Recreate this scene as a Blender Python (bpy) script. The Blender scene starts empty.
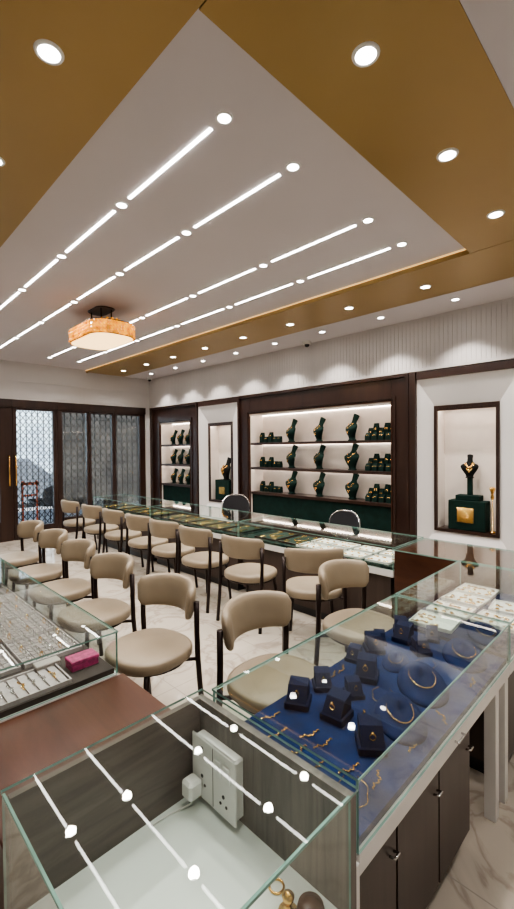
import bpy, math, random
from mathutils import Vector, Matrix
random.seed(7)
S = bpy.context.scene
COL = S.collection
pi = math.pi

# ------------------------------------------------------------------ materials
def nt(name):
    m = bpy.data.materials.new(name); m.use_nodes = True
    t = m.node_tree
    b = t.nodes.get("Principled BSDF")
    return m, t, b

def mat(name, col, rough=0.5, metal=0.0, var=0.06, scale=8.0, emit=None, es=0.0, coat=0.0, bump=0.0, spec=0.5):
    m, t, b = nt(name)
    tc = t.nodes.new("ShaderNodeTexCoord")
    n = t.nodes.new("ShaderNodeTexNoise"); n.inputs["Scale"].default_value = scale
    n.inputs["Detail"].default_value = 3
    t.links.new(tc.outputs["Object"], n.inputs["Vector"])
    r = t.nodes.new("ShaderNodeValToRGB")
    r.color_ramp.elements[0].position = 0.3; r.color_ramp.elements[1].position = 0.7
    c0 = [max(0, c*(1-var)) for c in col] + [1]; c1 = [min(1, c*(1+var)) for c in col] + [1]
    r.color_ramp.elements[0].color = c0; r.color_ramp.elements[1].color = c1
    t.links.new(n.outputs["Fac"], r.inputs["Fac"])
    t.links.new(r.outputs["Color"], b.inputs["Base Color"])
    b.inputs["Roughness"].default_value = rough
    b.inputs["Metallic"].default_value = metal
    b.inputs["Specular IOR Level"].default_value = spec
    if coat: b.inputs["Coat Weight"].default_value = coat; b.inputs["Coat Roughness"].default_value = 0.08
    if emit:
        r2 = t.nodes.new("ShaderNodeValToRGB")
        r2.color_ramp.elements[0].position = 0.35; r2.color_ramp.elements[1].position = 0.65
        r2.color_ramp.elements[0].color = [c*(1-var) for c in emit]+[1]; r2.color_ramp.elements[1].color = list(emit)+[1]
        t.links.new(n.outputs["Fac"], r2.inputs["Fac"]); t.links.new(r2.outputs["Color"], b.inputs["Emission Color"])
        b.inputs["Emission Strength"].default_value = es
    if bump:
        bp = t.nodes.new("ShaderNodeBump"); bp.inputs["Strength"].default_value = bump
        bp.inputs["Distance"].default_value = 0.002
        n2 = t.nodes.new("ShaderNodeTexNoise"); n2.inputs["Scale"].default_value = 220
        t.links.new(tc.outputs["Object"], n2.inputs["Vector"])
        t.links.new(n2.outputs["Fac"], bp.inputs["Height"])
        t.links.new(bp.outputs["Normal"], b.inputs["Normal"])
    return m

def wood(name, c0, c1, sc=(1, 1, 12), rough=0.4, coat=0.2, spec=0.5):
    m, t, b = nt(name)
    tc = t.nodes.new("ShaderNodeTexCoord"); mp = t.nodes.new("ShaderNodeMapping")
    mp.inputs["Scale"].default_value = sc
    n = t.nodes.new("ShaderNodeTexNoise"); n.inputs["Scale"].default_value = 4
    n.inputs["Detail"].default_value = 6; n.inputs["Roughness"].default_value = 0.65
    n.inputs["Distortion"].default_value = 0.6
    r = t.nodes.new("ShaderNodeValToRGB")
    r.color_ramp.elements[0].position = 0.32; r.color_ramp.elements[1].position = 0.68
    r.color_ramp.elements[0].color = list(c0)+[1]; r.color_ramp.elements[1].color = list(c1)+[1]
    t.links.new(tc.outputs["Object"], mp.inputs["Vector"]); t.links.new(mp.outputs["Vector"], n.inputs["Vector"])
    t.links.new(n.outputs["Fac"], r.inputs["Fac"]); t.links.new(r.outputs["Color"], b.inputs["Base Color"])
    b.inputs["Roughness"].default_value = rough; b.inputs["Coat Weight"].default_value = coat
    b.inputs["Specular IOR Level"].default_value = spec
    b.inputs["Coat Roughness"].default_value = 0.1
    return m

def marble(name, base, vein, tile=0.8, rough=0.12, line=(0.36, 0.33, 0.29)):
    m, t, b = nt(name)
    tc = t.nodes.new("ShaderNodeTexCoord")
    n = t.nodes.new("ShaderNodeTexNoise"); n.inputs["Scale"].default_value = 2.2; n.inputs["Detail"].default_value = 9
    n.inputs["Distortion"].default_value = 1.6
    t.links.new(tc.outputs["Object"], n.inputs["Vector"])
    r = t.nodes.new("ShaderNodeValToRGB")
    e = r.color_ramp.elements
    e[0].position = 0.0; e[0].color = [c*0.9 for c in base]+[1]
    e[1].position = 1.0; e[1].color = [c*0.8 for c in base]+[1]
    a = e.new(0.43); a.color = list(base)+[1]
    a = e.new(0.48); a.color = list(vein)+[1]
    a = e.new(0.51); a.color = [c*0.95 for c in base]+[1]
    a = e.new(0.6); a.color = [c*1.04 for c in base]+[1]
    t.links.new(n.outputs["Fac"], r.inputs["Fac"])
    out = r.outputs["Color"]
    if tile:
        br = t.nodes.new("ShaderNodeTexBrick"); br.offset = 0; br.squash = 1
        br.inputs["Scale"].default_value = 1.0
        br.inputs["Brick Width"].default_value = tile; br.inputs["Row Height"].default_value = tile
        br.inputs["Mortar Size"].default_value = 0.003
        br.inputs["Mortar"].default_value = list(line)+[1]
        t.links.new(tc.outputs["Object"], br.inputs["Vector"])
        t.links.new(out, br.inputs["Color1"]); t.links.new(out, br.inputs["Color2"])
        out = br.outputs["Color"]
    t.links.new(out, b.inputs["Base Color"])
    b.inputs["Roughness"].default_value = rough
    return m

def emis(name, col, s):
    m, t, b = nt(name)
    b.inputs["Base Color"].default_value = list(col)+[1]
    n = t.nodes.new("ShaderNodeTexNoise"); n.inputs["Scale"].default_value = 3
    r = t.nodes.new("ShaderNodeValToRGB")
    r.color_ramp.elements[0].color = [c*0.97 for c in col]+[1]; r.color_ramp.elements[1].color = list(col)+[1]
    t.links.new(n.outputs["Fac"], r.inputs["Fac"]); t.links.new(r.outputs["Color"], b.inputs["Emission Color"])
    b.inputs["Emission Strength"].default_value = s
    return m

def glassmat(name, tint=(0.96, 0.99, 0.975), f0=0.027, pw_=4.6, k=0.88):
    m = bpy.data.materials.new(name); m.use_nodes = True
    t = m.node_tree; t.nodes.clear()
    o = t.nodes.new("ShaderNodeOutputMaterial"); mx = t.nodes.new("ShaderNodeMixShader")
    tr = t.nodes.new("ShaderNodeBsdfTransparent"); tr.inputs["Color"].default_value = list(tint)+[1]
    g = t.nodes.new("ShaderNodeBsdfGlossy"); g.inputs["Roughness"].default_value = 0.0
    g.inputs["Color"].default_value = (1, 1, 1, 1)
    lw = t.nodes.new("ShaderNodeLayerWeight"); lw.inputs["Blend"].default_value = 0.5
    pw = t.nodes.new("ShaderNodeMath"); pw.operation = 'POWER'; pw.inputs[1].default_value = pw_
    ma = t.nodes.new("ShaderNodeMath"); ma.operation = 'MULTIPLY_ADD'
    ma.inputs[1].default_value = k; ma.inputs[2].default_value = f0
    t.links.new(lw.outputs["Facing"], pw.inputs[0]); t.links.new(pw.outputs[0], ma.inputs[0])
    t.links.new(ma.outputs[0], mx.inputs[0]); t.links.new(tr.outputs[0], mx.inputs[1])
    t.links.new(g.outputs[0], mx.inputs[2]); t.links.new(mx.outputs[0], o.inputs[0])
    return m

M = {}
M['floor'] = marble("polished_marble_floor", (0.50, 0.45, 0.385), (0.36, 0.31, 0.26), 0.8, 0.07)
M['marble'] = mat("off_white_panel", (0.72, 0.70, 0.69), 0.35, var=0.025, scale=1.5)
M['white'] = mat("white_paint", (0.60, 0.575, 0.565), 0.6, var=0.02, scale=2)
M['ceil'] = mat("ceiling_paint", (0.60, 0.56, 0.575), 0.65, var=0.02, scale=1)
M['greywall'] = mat("grey_paint", (0.5, 0.48, 0.46), 0.7, var=0.03)
M['gold_ceil'] = mat("golden_ceiling_paint", (0.37, 0.245, 0.088), 0.36, var=0.04, scale=1.5, metal=0.25)
M['cove'] = emis("warm_cove_glow", (1.0, 0.62, 0.25), 0.9)
M['dkwood'] = wood("dark_walnut_wood", (0.018, 0.008, 0.006), (0.040, 0.018, 0.012), (1, 1, 0.12) , 0.35, 0.25)
M['dkwood_h'] = wood("dark_walnut_wood_horizontal", (0.018, 0.008, 0.006), (0.040, 0.018, 0.012), (1, 0.12, 1), 0.35, 0.25)
M['redwood'] = wood("red_brown_wood", (0.042, 0.015, 0.008), (0.092, 0.036, 0.02), (1.2, 0.2, 1.2), 0.28, 0.0, spec=0.3)
M['greylam'] = wood("grey_oak_laminate", (0.09, 0.078, 0.07), (0.2, 0.175, 0.155), (6, 6, 0.4), 0.45, 0.1)
M['greylam_h'] = wood("grey_oak_laminate_horizontal", (0.065, 0.052, 0.045), (0.14, 0.112, 0.096), (0.5, 6, 6), 0.45, 0.1)
M['taupe'] = wood("taupe_laminate", (0.036, 0.022, 0.017), (0.055, 0.035, 0.028), (3, 3, 0.3), 0.4, 0.15)
M['whitelam'] = mat("white_laminate", (0.74, 0.73, 0.71), 0.3, var=0.02, coat=0.3)
M['whiteshelf'] = mat("white_shelf_board", (0.76, 0.80, 0.77), 0.3, var=0.03)
M['cream'] = mat("cream_fabric_panel", (0.82, 0.75, 0.69), 0.7, var=0.03)
M['leather'] = mat("beige_leatherette", (0.272, 0.220, 0.155), 0.42, var=0.06, scale=5, bump=0.25)
M['chairmetal'] = mat("dark_brown_metal", (0.022, 0.013, 0.012), 0.35, 0.5)
M['chrome'] = mat("chrome", (0.7, 0.7, 0.72), 0.12, 1.0)
M['brass'] = mat("polished_gold", (0.85, 0.52, 0.17), 0.25, 1.0, scale=60, var=0.1)
M['silver'] = mat("silver_polished", (0.75, 0.73, 0.73), 0.25, 1.0)
M['black'] = mat("black_plastic", (0.012, 0.012, 0.014), 0.35)
M['mesh'] = mat("black_mesh_fabric", (0.02, 0.02, 0.025), 0.6, bump=0.5)
M['green'] = mat("dark_green_velvet", (0.004, 0.019, 0.015), 0.8, var=0.25, scale=12, spec=0.2)
M['trayg'] = mat("grey_green_velvet", (0.018, 0.035, 0.028), 0.8, var=0.25, scale=12, spec=0.2)
M['blackvelvet'] = mat("black_velvet", (0.005, 0.006, 0.006), 0.8, var=0.25, scale=12, spec=0.2)
M['blue'] = mat("navy_blue_velvet", (0.006, 0.021, 0.085), 0.85, var=0.35, scale=10, spec=0.15)
M['blue3'] = mat("deep_blue_velvet", (0.004, 0.016, 0.068), 0.85, var=0.25, scale=10, spec=0.15)
M['blue2'] = mat("dark_navy_velvet", (0.003, 0.010, 0.045), 0.8, var=0.2, scale=10, spec=0.2)
M['paper'] = mat("white_card", (0.8, 0.78, 0.74), 0.6, var=0.02)
M['pad'] = mat("grey_cream_tray_pad", (0.42, 0.38, 0.36), 0.7, var=0.05)
M['padpink'] = mat("silver_grey_pad", (0.44, 0.40, 0.40), 0.6, var=0.12, scale=30)
M['deckdark'] = mat("dark_rose_brown_velvet", (0.07, 0.058, 0.055), 0.8, var=0.15, spec=0.2)
M['pink'] = mat("magenta_card_box", (0.42, 0.05, 0.17), 0.4, var=0.4, scale=60)
M['plastic'] = mat("white_plastic", (0.85, 0.84, 0.82), 0.3, var=0.01)
M['slot'] = mat("dark_socket_slot", (0.02, 0.02, 0.02), 0.5)
M['led'] = emis("led_white", (1.0, 0.97, 0.93), 24)
M['ledspot'] = emis("led_downlight_lens", (1.0, 0.96, 0.9), 26)
M['ledwarm'] = emis("warm_cabinet_led", (1.0, 0.87, 0.76), 16)
M['amber'] = mat("amber_crystal", (0.40, 0.13, 0.01), 0.2, var=0.6, scale=18, emit=(1.0, 0.37, 0.02), es=1.5, coat=0.3)
M['diff'] = emis("lamp_diffuser", (1.0, 0.66, 0.30), 2.6)
M['glass'] = glassmat("clear_glass")
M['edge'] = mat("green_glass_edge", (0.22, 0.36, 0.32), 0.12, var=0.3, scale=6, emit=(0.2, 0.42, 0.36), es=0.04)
M['windowglass'] = glassmat("window_glass", (0.92, 0.95, 0.97), 0.012, 6, 0.35)
M['grille'] = mat("dark_gate_metal", (0.05, 0.043, 0.04), 0.5, 0.3)
M['grille2'] = mat("brown_grey_gate_metal", (0.15, 0.125, 0.10), 0.5, 0.1)
M['asphalt'] = mat("street_asphalt", (0.42, 0.42, 0.43), 0.8, var=0.15, scale=3)
M['outwall'] = mat("street_building_render", (0.62, 0.74, 0.90), 0.8, var=0.4, scale=0.9)
M['shutter'] = mat("brown_grey_street_wall", (0.045, 0.04, 0.034), 0.8, var=0.6, scale=2)
M['orange'] = mat("orange_red_plastic", (0.8, 0.12, 0.03), 0.4)
M['carpaint'] = mat("silver_car_paint", (0.25, 0.27, 0.3), 0.25, 0.4)

# ------------------------------------------------------------------ mesh builder
class MB:
    def __init__(s): s.v = []; s.f = []; s.m = []; s.sm = []
    def add(s, vs, fs, mi=0, smooth=False):
        o = len(s.v); s.v += [tuple(v) for v in vs]
        for f in fs:
            s.f.append([i+o for i in f]); s.m.append(mi); s.sm.append(smooth)
        return s
    def box(s, x0, x1, y0, y1, z0, z1, mi=0, bev=0.0):
        if bev > 0:
            b = min(bev, (x1-x0)*.45, (y1-y0)*.45, (z1-z0)*.45)
            secs = []
            for (z, i) in ((z0, b), (z0+b, 0), (z1-b, 0), (z1, b)):
                c = b
                X0, X1, Y0, Y1 = x0+i, x1-i, y0+i, y1-i
                cc = c if i == 0 else c*0.6
                secs.append([(X0+cc, Y0, z), (X1-cc, Y0, z), (X1, Y0+cc, z), (X1, Y1-cc, z), (X1-cc, Y1, z), (X0+cc, Y1, z), (X0, Y1-cc, z), (X0, Y0+cc, z)])
            return s.loft(secs, mi=mi)
        v = [(x0,y0,z0),(x1,y0,z0),(x1,y1,z0),(x0,y1,z0),(x0,y0,z1),(x1,y0,z1),(x1,y1,z1),(x0,y1,z1)]
        f = [(0,3,2,1),(4,5,6,7),(0,1,5,4),(1,2,6,5),(2,3,7,6),(3,0,4,7)]
        return s.add(v, f, mi)
    def pane(s, x0, x1, y0, y1, z0, z1):
        d = [x1-x0, y1-y0, z1-z0]; a = d.index(min(d))
        v = [(x0,y0,z0),(x1,y0,z0),(x1,y1,z0),(x0,y1,z0),(x0,y0,z1),(x1,y0,z1),(x1,y1,z1),(x0,y1,z1)]
        fs = [((0,3,2,1),2),((4,5,6,7),2),((0,1,5,4),1),((1,2,6,5),0),((2,3,7,6),1),((3,0,4,7),0)]
        for f, ax in fs: s.add(v, [f], 0 if ax == a else 1)
        return s
    def loft(s, secs, mi=0, smooth=False, cap=True, closed=False):
        n = len(secs[0]); vs = [p for sec in secs for p in sec]; fs = []
        k = len(secs)
        for i in range(k if closed else k-1):
            j = (i+1) % k
            for a in range(n):
                b = (a+1) % n
                fs.append((i*n+a, i*n+b, j*n+b, j*n+a))
        s.add(vs, fs, mi, smooth)
        if cap and not closed:
            o = len(s.v)-len(vs)
            s.f.append([o+a for a in reversed(range(n))]); s.m.append(mi); s.sm.append(False)
            s.f.append([o+(k-1)*n+a for a in range(n)]); s.m.append(mi); s.sm.append(False)
        return s
    def cyl(s, cx, cy, z0, z1, r0, r1=None, n=20, mi=0, smooth=True):
        r1 = r0 if r1 is None else r1
        secs = [[(cx+r*math.cos(2*pi*i/n), cy+r*math.sin(2*pi*i/n), z) for i in range(n)] for z, r in ((z0, r0), (z1, r1))]
        return s.loft(secs, mi, smooth)
    def lathe(s, prof, cx=0, cy=0, sx=1, sy=1, n=24, mi=0):
        secs = [[(cx+r*sx*math.cos(2*pi*i/n), cy+r*sy*math.sin(2*pi*i/n), z) for i in range(n)] for r, z in prof]
        return s.loft(secs, mi, True)
    def tube(s, pts, r, n=8, mi=0, closed=False):
        P = [Vector(p) for p in pts]; k = len(P); secs = []
        up = None
        for i in range(k):
            if closed: t = P[(i+1) % k]-P[i-1]
            else: t = P[min(i+1, k-1)]-P[max(i-1, 0)]
            t.normalize()
            if up is None:
                a = Vector((0, 0, 1)) if abs(t.z) < 0.9 else Vector((1, 0, 0))
                up = (a - t*a.dot(t)).normalized()
            else:
                up = (up - t*up.dot(t)).normalized()
            w = t.cross(up)
            rr = r[i] if isinstance(r, (list, tuple)) else r
            secs.append([P[i]+up*rr*math.cos(2*pi*j/n)+w*rr*math.sin(2*pi*j/n) for j in range(n)])
        return s.loft(secs, mi, True, closed=closed)

def flat(mb, name, mats, parent=None, origin=None, kind=None):
    vs = mb.v
    if origin is None:
        xs = [v[0] for v in vs]; ys = [v[1] for v in vs]; zs = [v[2] for v in vs]
        origin = ((min(xs)+max(xs))/2, (min(ys)+max(ys))/2, min(zs))
    o = Vector(origin)
    me = bpy.data.meshes.new(name)
    me.from_pydata([tuple(Vector(v)-o) for v in vs], [], mb.f)
    for m_ in (mats if isinstance(mats, (list, tuple)) else [mats]): me.materials.append(m_)
    me.polygons.foreach_set("material_index", mb.m)
    me.polygons.foreach_set("use_smooth", mb.sm)
    me.update()
    import bmesh
    bm = bmesh.new(); bm.from_mesh(me); bmesh.ops.recalc_face_normals(bm, faces=bm.faces); bm.to_mesh(me); bm.free()
    ob = bpy.data.objects.new(name, me); COL.objects.link(ob)
    if parent is not None:
        ob.parent = parent
        ob.location = o - Vector(WL[parent.name])
    else: ob.location = o
    WL[ob.name] = tuple(o)
    if kind: ob["kind"] = kind
    return ob
WL = {}
def tag(ob, label, cat, group=None):
    ob["label"] = label; ob["category"] = cat
    if group: ob["group"] = group
    return ob
def thing(name, loc, label, cat, group=None):
    e = bpy.data.objects.new(name, None); e.empty_display_size = 0.1
    COL.objects.link(e); e.location = loc; WL[e.name] = tuple(loc)
    return tag(e, label, cat, group)
def B(name, x0, x1, y0, y1, z0, z1, m, parent=None, bev=0.0, kind=None, origin=None):
    return flat(MB().box(x0, x1, y0, y1, z0, z1, bev=bev), name, m, parent, kind=kind, origin=origin)
def PANE(name, x0, x1, y0, y1, z0, z1, parent=None):
    return flat(MB().pane(x0, x1, y0, y1, z0, z1), name, [M['glass'], M['edge']], parent)
def clone(src, loc, rotz=0.0, label=None, scale=1.0):
    c = src.copy(); COL.objects.link(c); c.location = loc; c.rotation_euler = (0, 0, rotz)
    c.scale = (scale,)*3
    if label: c["label"] = label
    for ch in src.children:
        cc = ch.copy(); cc.parent = c; COL.objects.link(cc)
    return c

# ------------------------------------------------------------------ room shell
ZG = 3.13; ZT = 3.17
B("floor", -1.6, 5.5, -1.6, 8.5, -0.1, 0, M['floor'], kind="structure", origin=(0, 0, 0))
B("ceiling", -1.6, 5.5, -1.6, 8.5, ZT, ZT+0.1, M['ceil'], kind="structure")
B("trim_1", -0.1, 0.93, 0.55, 8.35, ZG, ZT, M['gold_ceil'], kind="structure")
B("trim_2", 0.935, 3.615, 0.55, 1.2, ZG, ZT, M['gold_ceil'], kind="structure")
B("trim_3", 3.62, 4.40, 0.55, 8.35, ZG, ZT, M['gold_ceil'], kind="structure")
B("trim_4", 4.405, 5.0, 0.55, 8.35, ZG, ZT, M['ceil'], kind="structure")
B("trim_5", -1.5, 5.36, -1.5, 0.545, ZG-0.01, ZT, M['ceil'], kind="structure")
B("trim_6", 3.59, 3.62, 1.2, 8.35, ZG-0.012, ZT-0.014, M['gold_ceil'], kind="structure")
B("trim_11", 3.585, 3.59, 1.2, 8.35, ZT-0.014, ZT-0.002, M['cove'], kind="structure")
B("wall_west", -1.6, -1.5, -1.6, 8.5, 0, ZT, M['greywall'], kind="structure")
B("wall_south", -1.5, 5.5, -1.6, -1.5, 0, ZT, M['greywall'], kind="structure")
B("wall_east", 5.36, 5.5, -1.5, 8.5, 0, ZT, M['white'], kind="structure")
mb = MB().box(5.0, 5.36, -1.5, 8.35, 2.50, ZT)
y = -0.5
while y < 8.25:
    mb.box(4.9955, 5.0, y, y+.034, 2.53, 3.10); y += .05
mb.box(4.985, 5.0, -1.5, 8.35, 2.50, 2.53)
flat(mb, "trim_7", M['white'], kind="structure")
mb = MB().box(-1.5, 5.36, 8.35, 8.5, 2.50, ZT)
mb.box(-1.5, 1.2, 8.35, 8.5, 0, 2.5); mb.box(4.9, 5.36, 8.35, 8.5, 0, 2.5)
mb.box(1.2, 4.9, 8.34, 8.35, 2.54, 2.80); mb.box(1.2, 4.9, 8.34, 8.35, 2.82, 3.08)
flat(mb, "wall_north", M['white'], kind="structure")
B("wall_corner", 5.0, 5.36, 8.23, 8.35, 0, 2.5, M['dkwood'], kind="structure")

def opening(name, x0, x1, gx0, gx1, gz0=0.35, gz1=2.32):
    mb = MB()
    mb.box(x0, gx0, 8.37, 8.45, 0, 2.5, bev=0.006); mb.box(gx1, x1, 8.37, 8.45, 0, 2.5, bev=0.006)
    mb.box(gx0, gx1, 8.37, 8.45, gz1, 2.5); mb.box(gx0, gx1, 8.37, 8.45, 0, gz0)
    mb.box(x0, x1, 8.345, 8.37, 2.36, 2.5)
    o = flat(mb, name, M['dkwood'], kind="structure")
    flat(MB().box(gx0-0.005, gx1+0.005, 8.405, 8.413, gz0-0.005, gz1+0.005), "glass_pane", M['windowglass'], o)
    return o
d1 = opening("door_1", 1.21, 2.27, 1.36, 2.06)
d2 = opening("door_2", 2.272, 3.03, 2.34, 2.96, 0.22)
opening("window_1", 3.032, 3.64, 3.13, 3.60, 0.3)
opening("window_2", 3.642, 4.17, 3.69, 4.13, 0.3)
opening("window_3", 4.172, 4.9, 4.22, 4.76, 0.3)
for dd, hx in ((d1, 2.20), (d2, 2.305)):
    flat(MB().tube([(hx, 8.36, 0.98), (hx, 8.31, 0.98), (hx, 8.31, 1.5), (hx, 8.36, 1.5)], 0.012), "handle", M['brass'], dd)

def gate(x0, x1, step, h, t, m, label, yb=8.56, hb=.009):
    g = thing("folding_gate", ((x0+x1)/2, yb, 0), label, "gate", "collapsible steel gates at the shopfront")
    mb = MB(); n = max(2, round((x1-x0)/step)); w = (x1-x0)/n
    for i in range(n+1):
        mb.box(x0+i*w-t, x0+i*w+t, yb-.015, yb, 0.02, 2.45)
    flat(mb, "upright_bars", m, g)
    mb = MB(); z = 0.05
    while z < 2.3:
        for i in range(n):
            for a, b in ((z, z+h), (z+h, z)):
                xa, xb = x0+i*w, x0+(i+1)*w
                mb.add([(xa, yb+.002, a-hb), (xb, yb+.002, b-hb), (xb, yb+.002, b+hb), (xa, yb+.002, a+hb),
                        (xa, yb+.008, a-hb), (xb, yb+.008, b-hb), (xb, yb+.008, b+hb), (xa, yb+.008, a+hb)],
                       [(0,1,2,3),(7,6,5,4),(0,4,5,1),(3,2,6,7)])
        z += h
    flat(mb, "lattice", m, g)
gate(2.25, 3.05, 0.10, .13, .006, M['grille'], "dark steel folding gate with diamond lattice across the bright doorway", hb=.011)
gate(3.12, 4.80, 0.12, .15, .006, M['grille2'], "brown grey diamond lattice gate behind the shopfront windows", hb=.012)

# street
B("street_ground", -4, 11, 8.6, 20, -0.12, -0.02, M['asphalt'], kind="structure")
B("street_building", -5, 12, 16, 16.5, -0.1, 7, M['outwall'], kind="structure")
mb = MB().box(4.35, 8.5, 12.0, 12.15, -0.1, 3.6)
for i in range(17): mb.box(4.35, 8.5, 11.985, 12.0, .05+i*.2, .05+i*.2+.15)
flat(mb, "street_wall", M['shutter'], kind="structure")
car = thing("car", (3.3, 13.6, -0.02), "silver car parked on the street outside the door", "car")
prof = [(-1.9,.25),(-1.95,.6),(-1.6,.78),(-.95,.85),(-.5,1.32),(.6,1.36),(1.15,.92),(1.8,.85),(1.95,.55),(1.9,.25)]
mb = MB(); secs = []
for yy, sc in ((-.8, .95), (-.7, 1), (.7, 1), (.8, .95)):
    secs.append([(3.3+px*sc, 13.6+yy, pz*(1 if pz < 1 else sc)) for px, pz in prof])
mb.loft(secs); flat(mb, "car_body", M['carpaint'], car)
for wx in (-1.2, 1.2):
    for wy in (-.72, .72):
        secs = [[(3.3+wx+.3*math.cos(a*pi/8), 13.6+wy+dy, .28+.3*math.sin(a*pi/8)) for a in range(16)] for dy in (-.1, .1)]
        flat(MB().loft(secs), "wheel", M['black'], car)
o = flat(MB().box(2.8, 3.15, 9.8, 9.83, 0.86, 0.92).box(2.82, 2.85, 9.8, 9.83, -0.02, 0.95).box(3.10, 3.13, 9.8, 9.83, -0.02, 0.95).box(2.85, 3.10, 9.8, 9.82, .62, .66), "street_barrier", M['orange'])
tag(o, "orange-red street barrier standing on the pavement outside", "barrier")

# ------------------------------------------------------------------ ceiling lights
def mkspot(en, ang, bl, col=(1.0, 0.93, 0.86)):
    s_ = bpy.data.lights.new("downlight_beam", 'SPOT')
    s_.energy = en; s_.spot_size = math.radians(ang); s_.spot_blend = bl
    s_.shadow_soft_size = 0.04; s_.color = col
    return s_
spotdata = mkspot(34, 125, .8); spotwall = mkspot(58, 96, .4)
def make_downlight(r, zc, sd):
    src = thing("downlight", (0, 0, zc), "x", "ceiling light")
    n = 24
    secs = [[(rr*math.cos(2*pi*i/n), rr*math.sin(2*pi*i/n), z) for i in range(n)] for rr, z in
            ((r*.78, zc-.001), (r*.78, zc-.008), (r*1.0, zc-.006), (r*1.05, zc-.001))]
    flat(MB().loft(secs, smooth=True, cap=False), "trim_ring", M['plastic'], src, origin=(0, 0, zc))
    flat(MB().cyl(0, 0, zc-.005, zc-.001, r*.77), "lens", M['ledspot'], src, origin=(0, 0, zc))
    l = bpy.data.objects.new("bulb", sd); COL.objects.link(l); l.parent = src; l.location = (0, 0, -0.02)
    return src
sA = make_downlight(0.052, ZG, spotdata); sB = make_downlight(0.040, ZT, spotdata); sC = make_downlight(0.045, ZG, spotwall)
spots_gold = [(0.62, 1.73), (0.63, 2.57), (0.63, 3.42), (0.63, 4.27), (0.63, 5.1), (0.63, 6.0), (0.62, 0.88),
              (1.50, 0.88), (2.315, 0.88), (3.13, 0.88), (4.05, 0.9)] + [(4.05, 1.75+.85*i) for i in range(8)]
spots_white = [(4.62, 0.85)] + [(4.62, 1.68+.85*i) for i in range(8)]
first = True
for (xx, yy) in spots_gold:
    t_ = sA if first else clone(sA, (xx, yy, ZG))
    t_.location = (xx, yy, ZG); first = False
    tag(t_, "round recessed downlight set in the golden ceiling border", "ceiling light", "downlights in the golden border")
first = True
for (xx, yy) in spots_white:
    t_ = sC if first else clone(sC, (xx, yy, ZG))
    t_.location = (xx, yy, ZG); first = False
    tag(t_, "small round recessed downlight in the white border above the cabinets", "ceiling light", "downlights beside the cabinet wall")
for (xx, yy) in ((0.6, -0.5), (1.6, -0.3), (2.6, -0.3), (3.6, -0.3), (-0.8, 0.3)):  # out-of-view lamps added to brighten the counter fronts and nearby floor
    t_ = clone(sA, (xx, yy, ZG-.01))
    tag(t_, "added out-of-view downlight brightening the staff side of the counters", "ceiling light", "added downlights over the staff aisle")
LX = [v*1.028 for v in (1.31, 1.80, 2.58, 3.065)]; LY = [1.545+1.008*i for i in range(7)]
first = True
for lx in LX:
    for i, ly in enumerate(LY):
        if ly > 8.2: continue
        if first: t_ = sB; t_.location = (lx, ly, ZT)
        else: t_ = clone(sB, (lx, ly, ZT))
        first = False
        tag(t_, "round white downlight between linear LED strips", "ceiling light", "downlights between the LED strips")
        if i < 6:
            o = B("ceiling_led_light", lx-.0085, lx+.0085, ly+.10, ly+.91, ZT-.004, ZT+.002, M['led'])
            tag(o, "thin linear white LED strip recessed in the ceiling", "ceiling light", "linear LED strips")

# chandelier
cx, cy = 2.19, 4.66
ch = thing("chandelier", (cx, cy, 2.78), "glowing amber-orange stone-textured oblong ceiling lamp", "chandelier")
def rrect(hx, hy, r, z, n=8):
    pts = []
    for qx, qy, a0 in ((1, 1, 0), (-1, 1, 90), (-1, -1, 180), (1, -1, 270)):
        for i in range(n+1):
            a = math.radians(a0+90*i/n)
            pts.append((cx+qx*(hx-r)+r*math.cos(a), cy+qy*(hy-r)+r*math.sin(a), z))
    return pts
flat(MB().loft([rrect(.10, .18, .09, ZT-.010), rrect(.11, .19, .10, ZT)]), "canopy", M['chairmetal'], ch)
flat(MB().loft([rrect(.25, .42, .2, 2.967), rrect(.25, .42, .2, 2.975)]), "uplight_blocker", M['black'], ch)  # opaque plate added to block upward lamp light, leaving the ceiling above in shadow
mb = MB()
for z in (2.822, 2.964):
    mb.tube(rrect(.255, .425, .2, z), 0.005, 6, closed=True)
for sx in (-.06, .06):
    for sy in (-.12, .12):
        mb.cyl(cx+sx, cy+sy, 2.97, ZT-.010, .007, n=8)
flat(mb, "frame", M['chairmetal'], ch)
def perim(hx, hy, r, step):
    loop = rrect(hx, hy, r, 0); out = []; L = []
    tot = 0
    for i in range(len(loop)):
        a = Vector(loop[i]); b = Vector(loop[(i+1) % len(loop)]); L.append((a, b, tot)); tot += (b-a).length
    n = int(tot/step)
    for k in range(n):
        s_ = k*tot/n
        for a, b, t0 in L:
            l = (b-a).length
            if t0 <= s_ <= t0+l and l > 0:
                p = a+(b-a)*((s_-t0)/l); d = (b-a).normalized(); out.append((p, d)); break
    return out
mb = MB()
mb.loft([rrect(.255, .425, .2, 2.820), rrect(.255, .425, .2, 2.966), rrect(.24, .41, .19, 2.966), rrect(.24, .41, .19, 2.820)], closed=True)
for k, (p, d) in enumerate(perim(.258, .428, .2, .034)):
    for row in range(4):
        z0 = 2.823+row*.0355; z1 = z0+.033
        nrm = Vector((d.y, -d.x, 0)); w = .016*random.uniform(.8, 1.0); q = random.uniform(.003, .011)
        a = p+d*w; b = p-d*w; c = p+nrm*q
        zc = (z0+z1)/2
        mb.add([(a.x, a.y, z0), (b.x, b.y, z0), (b.x, b.y, z1), (a.x, a.y, z1), (c.x, c.y, zc)], [(0,1,4),(1,2,4),(2,3,4),(3,0,4)])
flat(mb, "amber_shade", M['amber'], ch)
flat(MB().loft([rrect(.235, .405, .18, 2.814), rrect(.235, .405, .18, 2.821)]), "diffuser", M['diff'], ch)
mb = MB()
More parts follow.
